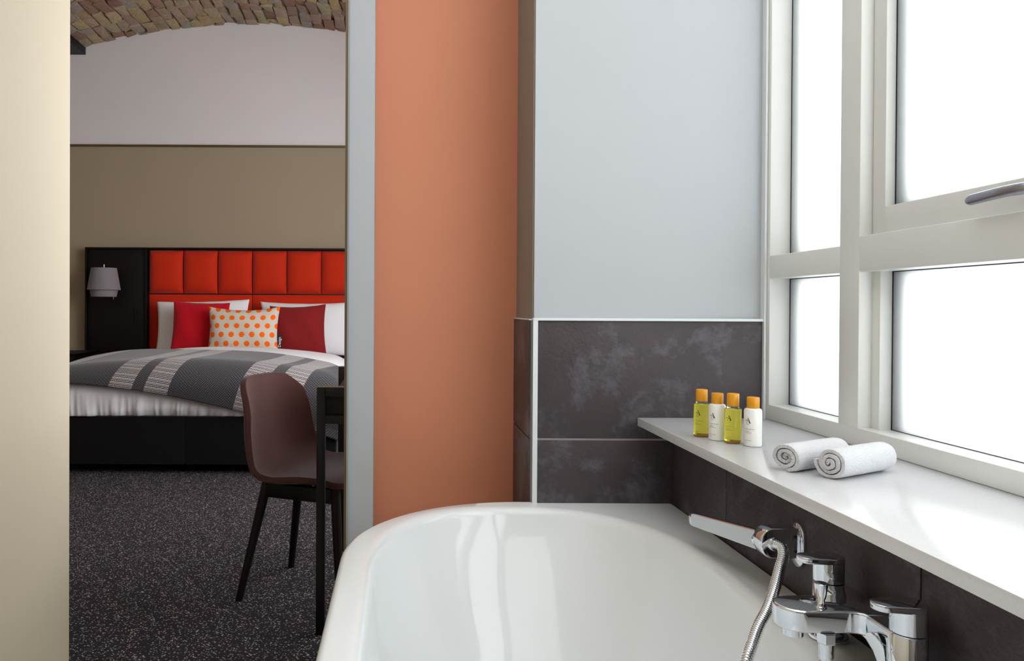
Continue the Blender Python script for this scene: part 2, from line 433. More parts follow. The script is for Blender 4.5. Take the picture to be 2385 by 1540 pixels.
# opening sash
SX = .948
s = MB()
s.box(SX, 1.01, 1.477, 1.5165, 1.1805, 2.338, .002); s.box(SX, 1.01, -.048, -.01, 1.1805, 2.338, .002)
s.box(SX+.0002, 1.01, -.01, 1.4775, 1.1805, 1.2335, .002); s.box(SX+.0002, 1.01, -.01, 1.4775, 2.285, 2.338, .002)
sash = s.build('sash', M['frame'], win); sash['label'] = 'opening upper sash with lever handle'
pane(-.01, 1.477, 1.2335, 2.285, .968, sash)
h = MB()
h.prism(stadium(1.075, 1.205, .036, .036), 'X', SX, SX-.010, .002)
hp = spline([(SX-.008, 1.078, 1.206), (SX-.026, 1.082, 1.207), (SX-.040, 1.095, 1.2085), (SX-.044, 1.13, 1.2085), (SX-.043, 1.17, 1.207), (SX-.041, 1.212, 1.2055)], 10)
o = len(h.v); rings = []
for i, p in enumerate(hp):
    t = (hp[min(i+1, len(hp)-1)] - hp[max(i-1, 0)]).normalized(); b = t.cross(Vector((0, 0, 1))).normalized(); u = b.cross(t)
    k = i/(len(hp)-1); rz = .0135 - .0045*smoothstep(0, .5, k); rx = .008 - .0015*k
    if i >= len(hp)-3: e = [.85, .62, .2][i-len(hp)+3]; rz *= e; rx *= e
    rings.append([p + rx*math.cos(2*PI*q/16)*b + rz*math.sin(2*PI*q/16)*u for q in range(16)])
h.loft(rings, True, True, True)
h.build('handle', M['satin'], sash, fix=True)['label'] = 'satin grey lever handle'

# ------------------------------------------------------------------ bedroom shell
sbox('wall_back', 'taupe', 'taupe painted wall behind the headboard', 'wall', -3.5, 1.06, 6.7, 6.8, 0, 2.448)
VX, VZ, VR = -1.36, -1.46, 5.0
sbox('wall_lunette', 'lunette', 'white plastered wall under the brick arch', 'wall', -3.5, 1.06, 6.697, 6.8, 2.4485, 3.72)
sbox('trim_2', 'bronze', 'dark bronze rail between taupe wall and white plaster', 'trim', -3.5, 1.06, 6.675, 6.7, 2.447, 2.463)
sbox('wall_bedroom_left', 'taupe', 'taupe bedroom wall beyond the bedside table', 'wall', -3.6, -3.5, 2.12, 6.8, 0, 3.6)
# right facade wall of the bedroom, pierced by a tall window
m = MB()
m.box(1.06, 1.2, 2.29, 6.8, 0, .8); m.box(1.06, 1.2, 2.29, 6.8, 2.75, 3.6)
m.box(1.06, 1.2, 2.29, 2.36, .8, 2.75); m.box(1.06, 1.2, 4.9, 6.8, .8, 2.75)
struct('wall_bedroom_right', m, M['white_paint'], 'white bedroom wall with a tall window opening', 'wall', smooth=False)
# vault
sh = MB(); N = 60; xs = [-2.84 + 2.96*k/N for k in range(N+1)]
zz = lambda x, r=VR: VZ + math.sqrt(r*r-(x-VX)**2)
sh.loft([[(x, y, zz(x, VR+.018)) for x in xs] for y in (2.1, 4.5, 6.70)], closed=False)
sh.loft([[(x, y, zz(x, VR+.12)) for x in xs] for y in (2.1, 4.5, 6.70)], closed=False)
vault = struct('ceiling_vault', sh, M['mortar'], 'low brick vault over the bed', 'ceiling')
bk = MB(); th0 = math.asin((-2.83-VX)/VR); th1 = math.asin((.1-VX)/VR)
pal = [(168,146,130),(176,156,136),(160,134,122),(150,112,98),(142,100,88),(184,164,122),(170,160,132),(152,142,136),(180,154,136),(164,146,120),(140,116,106),(186,166,118),(166,160,150),(160,150,140)]
cw = .098; nrow = int((th1-th0)*VR/cw)
for i in range(nrow):
    y = 2.21 + (.055 if i % 2 else 0) + random.uniform(-.015, .015)
    while y < 6.69:
        ln = random.choice((.12, .14, .17, .2, .22)) * random.uniform(.9, 1.1); y1 = min(y + ln, 6.70)
        if y1 - y > .03:
            a0 = th0 + (i+.06)*cw/VR; a1 = th0 + (i+.94)*cw/VR; r0 = VR - random.uniform(-.008, .012)
            vs = []
            for rr in (r0, VR+.03):
                for a, yy in ((a0, y+.005), (a1, y+.005), (a1, y1-.005), (a0, y1-.005)):
                    a += random.uniform(-.017, .017)/VR; yy += random.uniform(-.018, .018)
                    q = rr + random.uniform(-.006, .006)
                    vs.append((VX+q*math.sin(a), min(yy, 6.699), VZ+q*math.cos(a)))
            # domed underside: an extra centre vertex
            c = [sum(v[k] for v in vs[:4])/4 for k in range(3)]; a = (a0+a1)/2
            c = (c[0]-.006*math.sin(a), c[1], c[2]-.006*math.cos(a)); vs.append(c)
            bk.add(vs, [(0,8,1),(1,8,2),(2,8,3),(3,8,0),(0,1,5,4),(1,2,6,5),(2,3,7,6),(3,0,4,7)])
            cc = lin(*random.choice(pal)); k = random.uniform(.9, 1.25)
            bk.col += [(cc[0]*k, cc[1]*k, cc[2]*k, 1)]*9
        y = y1
bk.build('brick_face', M['brick'], vault, smooth=False)
sbox('beam_1', 'black_metal', 'dark steel beam at the left spring of the brick vault', 'beam', -2.98, -2.823, 2.12, 6.697, 3.262, 3.45)
sbox('beam_2', 'black_metal', 'dark steel beam at the right spring of the brick vault', 'beam', .10, .26, 2.29, 6.697, 3.262, 3.45)
sbox('ceiling_side', 'white_paint', 'flat white ceiling left of the vault', 'ceiling', -3.6, -2.97, 2.12, 6.8, 3.43, 3.6)
sbox('ceiling_facade', 'white_paint', 'flat white ceiling along the facade side of the bedroom', 'ceiling', .25, 1.2, 2.29, 6.8, 3.43, 3.6)

# ------------------------------------------------------------------ bathtub
OX0, OX1, OY0, OY1, RIM = -.121, .6915, .17, 1.9205, .534
def rrect(x0, x1, y0, y1, rads, n=40):
    """rads: far-left, far-right, near-right, near-left; counter-clockwise from right edge"""
    rfl, rfr, rnr, rnl = rads; out = []
    def arcp(cx, cy, r, a0):
        for k in range(n+1):
            a = math.radians(a0+90*k/n); out.append((cx+r*math.cos(a), cy+r*math.sin(a)))
    arcp(x1-rfr, y1-rfr, rfr, 0); arcp(x0+rfl, y1-rfl, rfl, 90); arcp(x0+rnl, y0+rnl, rnl, 180); arcp(x1-rnr, y0+rnr, rnr, 270)
    return out
def resample(poly, angs, c):
    """polar re-sampling of a star-shaped outline about c"""
    res = []; n = len(poly)
    A = [math.atan2(p[1]-c[1], p[0]-c[0]) for p in poly]
    for a in angs:
        dx, dy = math.cos(a), math.sin(a); best = None
        for i in range(n):
            p, q = poly[i], poly[(i+1) % n]
            ex, ey = q[0]-p[0], q[1]-p[1]; den = dx*ey - dy*ex
            if abs(den) < 1e-12: continue
            t = ((p[0]-c[0])*ey-(p[1]-c[1])*ex)/den; u = ((p[0]-c[0])*dy-(p[1]-c[1])*dx)/den
            if t > 0 and -1e-9 <= u <= 1+1e-9: best = t if best is None else max(best, t)
        res.append((c[0]+dx*best, c[1]+dy*best))
    return res
IC = (.2745, 1.045)
def bowl(hw, yn, yf, cap, nexp=2.25, n=60):
    """long rounded basin outline: straight sides, superelliptic ends of length cap"""
    out = []
    for sy, y in ((1, yf-cap), (-1, yn+cap)):
        for k in range(n+1):
            a = PI*k/n if sy > 0 else PI+PI*k/n
            c_, s_ = math.cos(a), math.sin(a)
            out.append((IC[0]+hw*math.copysign(abs(c_)**(2/nexp), c_), y+cap*math.copysign(abs(s_)**(2/nexp), s_)))
    return out
outer_corner = (OX1-IC[0], OY1-IC[1]); NA = 360
ref = bowl(.3345, .23, 1.864, .43)
angs = []
per = [0]
for i in range(len(ref)): per.append(per[-1]+math.dist(ref[i], ref[(i+1) % len(ref)]))
for k in range(NA):
    d_ = per[-1]*k/NA; i = max(j for j in range(len(ref)) if per[j] <= d_); u = (d_-per[i])/(per[i+1]-per[i]+1e-12)
    p, q = ref[i], ref[(i+1) % len(ref)]
    angs.append(math.atan2(p[1]+(q[1]-p[1])*u-IC[1], p[0]+(q[0]-p[0])*u-IC[0]))
ca = math.atan2(outer_corner[1], outer_corner[0])
angs += [ca, ca-.012, ca+.012, -ca, -ca+.012, -ca-.012]
angs = sorted(set(round(a % (2*PI), 5) for a in angs))
def ring(poly, z): return [(p[0], p[1], z) for p in resample(poly, angs, IC)]
def orect(ins, z, lean=0): return ring(rrect(OX0+ins+lean, OX1-min(ins, .004), OY0+ins+lean, OY1-min(ins, .004) - (lean*.3), (.42-ins*.5, .02, .02, .42-ins*.5)), z)
rings = []
rings.append(orect(.03, .02, .05)); rings.append(orect(.012, .30, .02)); rings.append(orect(.006, .45, .006)); rings.append(orect(.001, .505))
for a in (0, 22, 45, 68, 90):
    r_ = .013; rings.append(orect(r_*(1-math.cos(math.radians(a))), RIM-r_+r_*math.sin(math.radians(a))))
lip = []
def inn(d, z, extra=0): return ring(bowl(.3345-d, .23+d+extra*.5, 1.864-d-extra, .43-d*.5), z)
rings.append(inn(-.016, RIM-.001)); rings.append(inn(-.010, RIM-.0016)); rings.append(inn(-.004, RIM-.004)); rings.append(inn(.001, RIM-.009)); rings.append(inn(.005, RIM-.018))
for z in (.49, .44, .38, .32, .26, .22):
    t = (RIM-.02-z)/.38; rings.append(inn(.005+.085*t**1.25, z, .22*t**1.3))
for k, z in ((0, .185), (1, .160), (2, .145), (3, .138)):
    rings.append(inn(.092+[.012, .034, .065, .11][k], z, .17+[.01, .025, .05, .08][k]))
cen = [[(IC[0]+(p[0]-IC[0])*.3, IC[1]+(p[1]-IC[1])*.3, .136) for p in rings[-1]]]
tb = MB().loft(rings + cen, True, False, True)
tub = tag(tb.build('bathtub', M['acrylic'], angle=50, fix=True), 'white glossy bathtub with rounded left corner against dark tiles', 'bathtub')
wst = MB().lathe([(0.0, .139), (.03, .139), (.034, .1385), (.034, .1365)], (IC[0], .62, 0), seg=32)
wst.build('waste', M['chrome'], tub)['label'] = 'chrome waste in the tub bottom'

# ------------------------------------------------------------------ bath mixer
TX, TYN, TYF, PR = .648, .955, 1.135, .0216
tap = empty('bath_mixer_tap', (TX, (TYN+TYF)/2, RIM), 'chrome two handle bath mixer tap on the tub rim', 'tap')
bpy.context.view_layer.update()
def local(o):  # keep world coordinates under the parent empty
    o.matrix_parent_inverse = Matrix.Translation(-tap.location); return o
for Y in (TYN, TYF):
    p = MB().lathe([(PR+.006, RIM), (PR+.0065, RIM+.003), (PR+.005, RIM+.006), (PR, RIM+.0065), (PR, .6175), (PR-.0008, .6185), (PR-.002, .6188)], (TX, Y, 0), seg=48)
    local(p.build('pillar', M['chrome'], tap, angle=40))
    h = MB().lathe([(PR-.0012, .6195), (PR, .6205), (PR, .650)], (TX, Y, 0), seg=48, cap1=False)
    pl = []
    R1, R2, L = PR, .0160, .031
    for k in range(25): a = -PI/2 + PI*k/24; pl.append((TX+R1*math.cos(a), Y+R1*math.sin(a)))
    for k in range(25): a = PI/2 + PI*k/24; pl.append((TX-L+R2*math.cos(a), Y+R2*math.sin(a)))
    h.prism(pl, 'Z', .6485, .6575, .0018, 3)
    local(h.build('lever_handle', M['chrome'], tap, angle=40))
sp = MB()
pl = []
TC, TR = .552, .0300; YC = 1.045
for k in range(25): a = PI/2 + PI*k/24; pl.append((TC+TR*math.cos(a), YC+TR*math.sin(a)))
pl += [(.610, YC-.0302), (.618, YC-.032), (.6235, YC-.036), (.626, YC-.042), (.66, YC-.042), (.66, YC+.042), (.626, YC+.042), (.6235, YC+.036), (.618, YC+.032), (.610, YC+.0302)]
sp.prism(pl, 'Z', .590, .6205, .0035, 4)
yz = [(.955,.6195),(1.135,.6195),(1.135,.548),(1.113,.556),(1.106,.566),(1.097,.577),(1.083,.585),(1.066,.588),(1.024,.588),(1.007,.585),(.993,.577),(.984,.566),(.977,.556),(.955,.548)]
sp.prism(yz, 'X', .625, .669, .004, 3)
local(sp.build('spout', M['chrome'], tap, angle=40))
local(MB().lathe([(.0135, .5905), (.0135, .577), (.0125, .576), (.0105, .576), (.0100, .582)], (.5475, YC, 0), seg=32).build('aerator', M['chrome'], tap))
kb = MB().lathe([(.0072, .6195), (.0072, .6220), (.0056, .6225), (.0050, .6235), (.0048, .631), (.0060, .634), (.0072, .640), (.0086, .651), (.0088, .6535), (.0082, .6542)], (.578, 1.030, 0), seg=32)
local(kb.build('diverter_knob', M['chrome'], tap))
ho = MB().lathe([(.0125, .5905), (.0125, .578), (.0110, .576)], (.580, 1.02, 0), seg=6).lathe([(.0096, .577), (.0096, .556), (.0090, .555)], (.580, 1.02, 0), seg=28)
local(ho.build('hose_outlet', M['chrome'], tap, angle=30))

# hand shower, its wall holder and hose
hold = MB()
hold.prism(stadium(1.30, .6215, .043, .0765), 'X', .6925, .686, .0018, 3)
plate = tag(hold.build('shower_holder', M['chrome']), 'chrome wall bracket on dark tiles holding the hand shower', 'shower holder')
am = MB(); pl = []
zc, hr = .6270, .0258
for k in range(21): a = PI/2 + PI*k/20; pl.append((.6380+.020*math.cos(a), zc+hr*math.sin(a)))
pl += [(.687, zc-hr), (.687, zc+hr)]
am.prism(pl, 'Y', 1.287, 1.317, .0025, 3)
am.build('arm', M['chrome'], plate, angle=40)
for z in (.614, .639): MB().lathe([(.0024, 0), (.0024, .0006), (.0018, .0008)], (.678, 1.2867, z), (0, -1, 0), 12).build('screw_hole', M['black_hole'], plate)
hs = empty('hand_shower', (.642, 1.285, .628), 'slim stick hand shower resting in the wall bracket', 'hand shower')
HA = Vector((.642, 1.2860, .6265)); HB = Vector((.6026, 1.56, .5945)); hd = (HB-HA).normalized()
inv = Matrix.Translation(-hs.location)
def hl(o): o.matrix_parent_inverse = inv; return o
cl = MB().lathe([(.0105, -.002), (.0118, .0), (.0118, .004), (.0125, .028), (.0128, .0285), (.0118, .029), (.0118, .0300), (.0130, .0305), (.0138, .046), (.012, .047)], HA, hd, 32)
hl(cl.build('collar', M['chrome'], hs, angle=30))
upv = (Vector((0,0,1)) - hd*hd.z).normalized(); sd = hd.cross(upv)
rings = []; Ls = (HB-HA).length
for k in range(33):
    t = k/32; d_ = .045 + (Ls-.045)*t; hh = .0170 - .0042*t; tt = .0075 - .001*t
    if t > .93: e = math.sqrt(max(0, 1-((t-.93)/.07)**2)); hh *= .25+.75*e; tt *= .7+.3*e
    rings.append([HA+hd*d_ + upv*(y_*hh) + sd*(x_*tt) for x_, y_ in [(1,-.86),(.86,-1),(-.86,-1),(-1,-.86),(-1,.86),(-.86,1),(.86,1),(1,.86)]])
hl(MB().loft(rings, True, True, True).build('handle', M['chrome'], hs, angle=30, fix=True))
rings = []
for k in range(31):
    t = k/32; d_ = .0452 + (Ls-.0462)*t; hh = .0158 - .0042*t
    if t > .90: e = math.sqrt(max(0, 1-((t-.90)/.0905)**2)); hh *= .2+.8*e
    tt = .0077 - .001*t
    rings.append([HA+hd*d_ + upv*(y_*hh) + sd*(-tt*x_) for x_, y_ in [(.9,-1),(1.06,-.9),(1.06,.9),(.9,1)]])
rings2 = [[HA+hd*(.0452+(Ls-.0462)*(k/32)) + (p-(HA+hd*(.0452+(Ls-.0462)*(k/32)))) for p in r] for k, r in enumerate(rings)]
if sd.x > 0: pass
hl(MB().loft(rings2, True, True, True).build('reflection_face', M['pale_sheen'], hs, angle=30, fix=True))['label'] = 'pale grey sheen painted as a wall reflection'  # pale strip colours in the bright wall reflected along the chrome
pts = spline([(.643, 1.290, .6275), (.6462, 1.270, .6255), (.6395, 1.253, .616), (.626, 1.237, .602), (.600, 1.203, .579), (.5715, 1.168, .561), (.545, 1.14, .547), (.522, 1.112, .532), (.502, 1.088, .514), (.470, 1.05, .46), (.44, 1.00, .38), (.43, .96, .29), (.46, .945, .215), (.51, .96, .195), (.55, .98, .26), (.573, 1.005, .36), (.579, 1.018, .47), (.580, 1.02, .556)], 60)
arcl = 0; q = [pts[0]]; fine = []
L_ = [0]
for a, b in zip(pts, pts[1:]): L_.append(L_[-1]+(b-a).length)
n = int(L_[-1]/.00086); j = 0; rad = []
for k in range(n+1):
    d_ = L_[-1]*k/n
    while j < len(L_)-2 and L_[j+1] < d_: j += 1
    u = (d_-L_[j])/(L_[j+1]-L_[j]+1e-9); fine.append(pts[j].lerp(pts[j+1], u))
    rad.append(.0081 + (.0007 if k % 5 in (1, 2, 3) else -.0006))
tag(MB().tube(fine, rad, 14).build('shower_hose', M['chrome'], angle=60), 'ribbed chrome shower hose looping from hand shower into the tub', 'shower hose')

# ------------------------------------------------------------------ toiletries on the sill
SILL = .7525
def text_mesh(txt, size, font_bold=False):
    cu = bpy.data.curves.new('t', 'FONT'); cu.body = txt; cu.size = size; cu.align_x = 'LEFT'; cu.extrude = .00004; cu.offset = .00002
    ob = bpy.data.objects.new('t', cu); COL.objects.link(ob); bpy.context.view_layer.update()
    me = bpy.data.meshes.new_from_object(ob.evaluated_get(bpy.context.evaluated_depsgraph_get()))
    vs = [v.co.copy() for v in me.vertices]; fs = [tuple(p.vertices) for p in me.polygons]
    COL.objects.unlink(ob); bpy.data.objects.remove(ob); bpy.data.curves.remove(cu); bpy.data.meshes.remove(me)
    return vs, fs
def wrap(vs, R, a0, z0):
    """flat lettering (x right, y up) bent round an upright cylinder; a0 = angle of the left edge"""
    return [((R+v.z)*math.cos(a0+v.x/R), (R+v.z)*math.sin(a0+v.x/R), z0+v.y) for v in vs]
def logo(size):
    """a tall serif capital A with a swash on the crossbar"""
    b = MB(); s_ = size
    def flat(poly): b.prism([(x*s_, y*s_) for x, y in poly], 'Z', 0, .00008)
    flat([(.50,1.0),(.56,1.0),(.95,.06),(.72,.06)]); flat([(.50,1.0),(.54,.94),(.28,.06),(.22,.06)])
    flat([(.62,.06),(.62,0),(1.05,0),(1.05,.06)]); flat([(.12,.04),(.12,0),(.38,0),(.38,.04)])
    pts = [(.70,.36),(.50,.40),(.30,.50),(.12,.56),(-.02,.50),(-.04,.40),(.04,.36),(.09,.42)]
    for (x0,y0),(x1,y1) in zip(pts, pts[1:]):
        dx, dy = x1-x0, y1-y0; l = math.hypot(dx, dy); nx, ny = -dy/l*.028, dx/l*.028
        flat([(x0+nx,y0+ny),(x0-nx,y0-ny),(x1-nx,y1-ny),(x1+nx,y1+ny)])
    return [Vector(v) for v in b.v], b.f
R_B = .0166
def bottle(x, y, kind, label, lines):
    o = empty('toiletry_bottle', (x, y, SILL), label, 'bottle', 'toiletry bottles on the sill')
    if kind == 'oil':
        MB().lathe([(R_B-.003, 0), (R_B-.0008, .0008), (R_B, .003), (R_B, .0046)], seg=40).build('base', M['amber'], o)['label'] = 'thick amber bottle base'
        bd = MB().lathe([(R_B, .0048), (R_B, .0695), (R_B-.001, .0715), (R_B-.003, .0722)], seg=40)
        bd.build('body', M['oil'], o)['label'] = 'clear bottle of yellow oil'
        MB().lathe([(.0118, .0724), (.0118, .0760), (.0112, .0764)], seg=32).build('neck', M['clear'], o)
        ch = .0768
        cp = MB().lathe([(.0117, ch), (.0119, ch+.0006), (.0119, ch+.0245), (.0112, ch+.0257), (.009, ch+.0260)], seg=40)
    else:
        bd = MB().lathe([(R_B-.003, 0), (R_B-.0008, .0008), (R_B+.0003, .003), (R_B+.0003, .0715), (R_B-.0012, .0752), (R_B-.0045, .0768), (.011, .0772)], seg=40)
        bd.build('body', M['lotion'], o)['label'] = 'white plastic bottle'
        ch = .0775
        cp = MB().lathe([(.0117, ch), (.0119, ch+.0005), (.0119, ch+.0205), (.0112, ch+.0216), (.009, ch+.0219)], seg=40)
    cp.build('cap', M['cap'], o)['label'] = 'amber screw cap'
    face = math.atan2(-y, -x)                    # printed side turned to the room
    a0 = face - .85 - (.0 if kind == 'oil' else .1)
    R = R_B + .00045
    vs, fs = logo(.0108); m = MB(); m.add(wrap(vs, R, a0+.08, .0475), fs); m.build('logo', M['ink'], o, smooth=False)
    m = MB()
    for txt, size, z, dx in lines[0]:
        vs, fs = text_mesh(txt, size); m.add(wrap(vs, R, a0+dx, z), fs)
    m.build('lettering', M['brass_ink' if kind == 'oil' else 'greyink'], o, smooth=False)
    m = MB()
    for txt, size, z, dx in lines[1]:
        vs, fs = text_mesh(txt, size); m.add(wrap(vs, R, a0+dx, z), fs)
    m.build('product_text', M['brass_ink' if kind == 'oil' else 'greyink'], o, smooth=False)
    return o
head = [('ARRAN', .0022, .0440, .13), ('AFTER THE RAIN', .0025, .0345, 0), ('LIME ROSE', .0019, .0300, 0), ('SANDALWOOD', .0019, .0272, 0)]
bottle(.6535, 1.634, 'oil', 'yellow oil bottle with amber cap, nearest the sill corner', (head, [('BATH GEL', .0019, .0125, .1), ('30 ml', .0019, .0095, .1)]))
bottle(.6695, 1.591, 'lotion', 'white lotion bottle between the two yellow oil bottles', (head, [('BODY LOTION', .0020, .0125, 0), ('30 ml', .0019, .0090, 0)]))
bottle(.6872, 1.556, 'oil', 'yellow oil bottle standing between the two white bottles', (head, [('SHAMPOO', .0019, .0125, .1), ('30 ml', .0019, .0095, .1)]))
bottle(.7130, 1.522, 'lotion', 'white lotion bottle at the window end of the bottle row', (head, [('CONDITIONER', .0020, .0120, 0), ('30 ml', .0019, .0085, 0)]))

# ------------------------------------------------------------------ rolled towels
def towel(x, y, rz, label, a, b, L, turns, seed, tail):
    rnd = random.Random(seed); m = MB()
    NT_ = 330; NL = 104; th = .0056
    def sp_(t):  # spiral centreline; t 0 core .. 1 outer end
        ang = 2*PI*turns*(t**.62) + tail; k = .13 + .87*(t**.62)
        return ang, k
    outp, inp = [], []
    for i in range(NT_+1):
        t = i/NT_; ang, k = sp_(t); wob = 1+.05*math.sin(2*ang+seed)*(1-t)+.03*math.sin(5*ang+2*seed)*(1-t)
        outp.append((a*k*wob*math.cos(ang), b*k*wob*math.sin(ang)))
    prof = []
    for i, p in enumerate(outp):
        q0, q1 = outp[max(0, i-1)], outp[min(NT_, i+1)]; dx, dy = q1[0]-q0[0], q1[1]-q0[1]; l = math.hypot(dx, dy)+1e-9
        inp.append((p[0]-dy/l*th, p[1]+dx/l*th))
    prof = outp + inp[::-1]; n = len(prof)
    rings = []
    for k in range(NL+1):
        u = k/NL; xx = (u-.5)*L; e = min(u, 1-u)*L
        sc_ = 1 - .05*math.exp(-e/.004)
        r_ = []
        for i, (py_, pz_) in enumerate(prof):
            j = .00042 if i <= NT_ else .0002
            tt = (i if i <= NT_ else 2*NT_+1-i)/NT_
            bias = (1-tt)*.004*math.sin(seed+tt*5) * (1 if u < .5 else -1) * math.exp(-e/.02)
            zz_ = max(pz_*sc_, -b*.93)
            r_.append((xx + bias + rnd.uniform(-1, 1)*j, py_*sc_ + rnd.uniform(-1, 1)*j, zz_ + b*.93 + rnd.uniform(0, 1)*j))
        rings.append(r_)
    m.loft(rings, True)
    o = len(m.v)
    for r0 in (0, NL):  # end caps as strips between outer and inner faces
        base = r0*n
        for i in range(NT_):
            m.f.append((base+i, base+i+1, base+2*NT_-i, base+2*NT_+1-i))
    ob = m.build('rolled_towel', M['terry'], angle=70, fix=True)
    ob.location = (x, y, SILL); ob.rotation_euler = (0, 0, rz)
    return tag(ob, label, 'towel', 'rolled face towels on the sill')
towel(.7210, 1.319, math.radians(29), 'rolled white face towel partly behind the other, closer to the bottles', .0285, .0262, .148, 3.1, 1.7, -2.3)
towel(.7680, 1.264, math.radians(29), 'rolled white face towel in front, farther from the bottles', .0295, .0283, .152, 3.2, 4.1, -1.2)

# ------------------------------------------------------------------ bed
BX, HW, YH = -1.328, .93, 6.55
bed = empty('bed', (BX, 5.6, 0), 'wide double bed with black upholstered base', 'bed')
binv = Matrix.Translation(-bed.location)
def bl(o): o.matrix_parent_inverse = binv; return o
for x0, x1 in ((BX-HW, BX-.002), (BX+.002, BX+HW)):
    bl(MB().box(x0, x1, 4.60, 6.56, .058, .355, .012, 3).build('base', M['divan'], bed))
bl(MB().box(BX-HW+.04, BX+HW-.04, 4.70, 6.56, .356, .585, .06, 4).build('mattress', M['linen'], bed))
for sx in (-1, 0, 1):
    for yy in (4.75, 5.6, 6.4):
        bl(MB().lathe([(.028, 0), (.03, .058)], (BX+sx*.82, yy, 0), seg=16).build('foot', M['black_metal'], bed))

LV, RRD = 1.945, .16         # length of flat top, shoulder radius
def shoulder(d, L, r=RRD):
    if d <= L-r: return d, 0.
    a = (d-(L-r))/r
    if a < PI/2: return L-r+r*math.sin(a), r*(1-math.cos(a))
    return L, r+(a-PI/2)*r
def drape(u, v, lift=0.):
    """u: arc length across from the middle, v: arc length from the head end"""
    su = 1 if u >= 0 else -1
    pu, du = shoulder(abs(u), HW+.03+lift); pv, dv = shoulder(v, LV+lift)
    top = .712 - .085*(min(abs(u), HW)/HW)**2.4 - .045*smoothstep(.95, 1.95, v)**1.3 - .02*smoothstep(.75, .45, v) + .008*math.sin(2.1*u+.6)*math.sin(3*v) + .004*math.sin(5.3*u+v*4)
    drop = math.hypot(du, dv)
    return Vector((BX+su*pu, YH-pv, top+lift-drop)), du, dv
def duvet_pt(i, j):
    u = -1.33+2.66*i; v = .61+1.775*j
    p, du, dv = drape(u, v)
    if v < .72: p.z -= .06*(1-(v-.61)/.11)**2
    w_ = smoothstep(.05, .3, dv)
    q_ = u + .55*dv*smoothstep(-.6, .8, u)       # pleats lean over towards the right side
    r1 = noise.noise((q_*13, dv*2.2, 3.1)); r2 = noise.noise((q_*29, dv*3.0, 8.4))
    p.y -= w_*(.016*r1 + .007*(1-2*abs(r2)))
    p.y -= .02*math.sin(min(1, dv/.33)*PI)      # soft belly
    p.x += math.copysign(1, u)*.02*math.sin(min(1, du/.33)*PI)
    p.z = max(p.z, .353)
    if dv > .26: p.y += .035*smoothstep(.26, .36, dv)
    return p
dv_ = MB().grid(duvet_pt, 420, 190)
tag(dv_.build('duvet', M['linen'], angle=80), 'white duvet covering the bed under the plaid throw', 'duvet')
def throw_uv(i, j):
    # corners on the bed surface (u, v)
    fl, fr, nl, nr = (-1.10, 1.08), (1.30, 1.46), (-1.38, 1.86), (1.10, 2.33)
    c = lambda k: (fl[k]*(1-i)+fr[k]*i)*(1-j) + (nl[k]*(1-i)+nr[k]*i)*j
    return c(0) + .012*math.sin(j*5), c(1) + .10*math.sin(i*PI*1.0)*(1-j) + .012*math.sin(i*9)*(1-j)
def throw_pt(i, j):
    u, v = throw_uv(i, j); p, du, dv = drape(u, v, .026)
    w_ = smoothstep(.05, .3, dv); p.y -= w_*.006*math.sin(u*11) + .042*math.sin(min(1, dv/.33)*PI)
    p.x += math.copysign(1, u)*.050*math.sin(min(1, du/.33)*PI)
    e = min(i, 1-i)*2.4; f_ = min(j, 1-j)*1.
    return p
th_ = MB().grid(throw_pt, 220, 110, lambda i, j: (2.45*i-1.225, 1.0*j))
thr = tag(th_.build('throw_blanket', M['plaid'], angle=80), 'dark grey plaid wool throw draped across the foot of the bed', 'blanket')
so = thr.modifiers.new('thick', 'SOLIDIFY'); so.thickness = .009; so.offset = -1

def pillow(name, w, h, d, mat, label, cat, loc, rx, ry=0, rz=0, pinch=.06, uv=False, seed=1, group=None, sag=0):
    m = MB(); N_ = 44; rnd = random.Random(seed); ph = rnd.uniform(0, 6)
    for sgn in (-1, 1):
        def fn(i, j):
            a, b = 2*i-1, 2*j-1
            th = max(0, (1-abs(a)**2.6))**.62 * max(0, (1-abs(b)**2.6))**.62
            x = a*w/2*(1-pinch*(1-b*b)*abs(a)**3) ; z = b*h/2*(1-pinch*(1-a*a)*abs(b)**3)
            z -= sag*(1-a*a)*smoothstep(-.2, 1, b)
            y = sgn*(d/2*th + .003) + .004*math.sin(6*a+ph+4*b)*th + .003*math.sin(13*a-3*b+ph)*(1-th)
            return (x, y, z)
        m.grid(fn if sgn < 0 else (lambda i, j, f=fn: f(1-i, j)), N_, N_, (lambda i, j: ((2*(i if sgn < 0 else 1-i)-1)*w/2, (2*j-1)*h/2)) if uv else None)
    # close the seam between both faces
    n = N_+1; o2 = n*n
    for k in range(N_):
        for (p, q) in (((k, 0), (k+1, 0)), ((k, N_), (k+1, N_)), ((0, k), (0, k+1)), ((N_, k), (N_, k+1))):
            A = p[1]*n+p[0]; B = q[1]*n+q[0]; C = o2+q[1]*n+(N_-q[0]); D = o2+p[1]*n+(N_-p[0])
            m.f.append((A, B, C, D))
    o = m.build(name, M[mat], angle=80, fix=True)
    o.location = loc; o.rotation_euler = (rx, ry, rz)
    return tag(o, label, cat, group)
PW = 'white bed pillows'
pillow('pillow', .80, .47, .17, 'linen', 'white bed pillow behind the bright red cushion', 'pillow', (-1.715, 6.465, .850), -.20, -.03, 0, .05, seed=2, group=PW)
pillow('pillow', .80, .47, .17, 'linen', 'white bed pillow behind the dark red cushion', 'pillow', (-.825, 6.465, .842), -.20, .0, 0, .07, seed=5, group=PW)
CU = 'scatter cushions on the bed'
pillow('scatter_cushion', .47, .45, .15, 'red', 'plain bright red square cushion on the bed', 'cushion', (-1.68, 6.255, .845), -.17, .03, 0, .05, seed=3, group=CU)
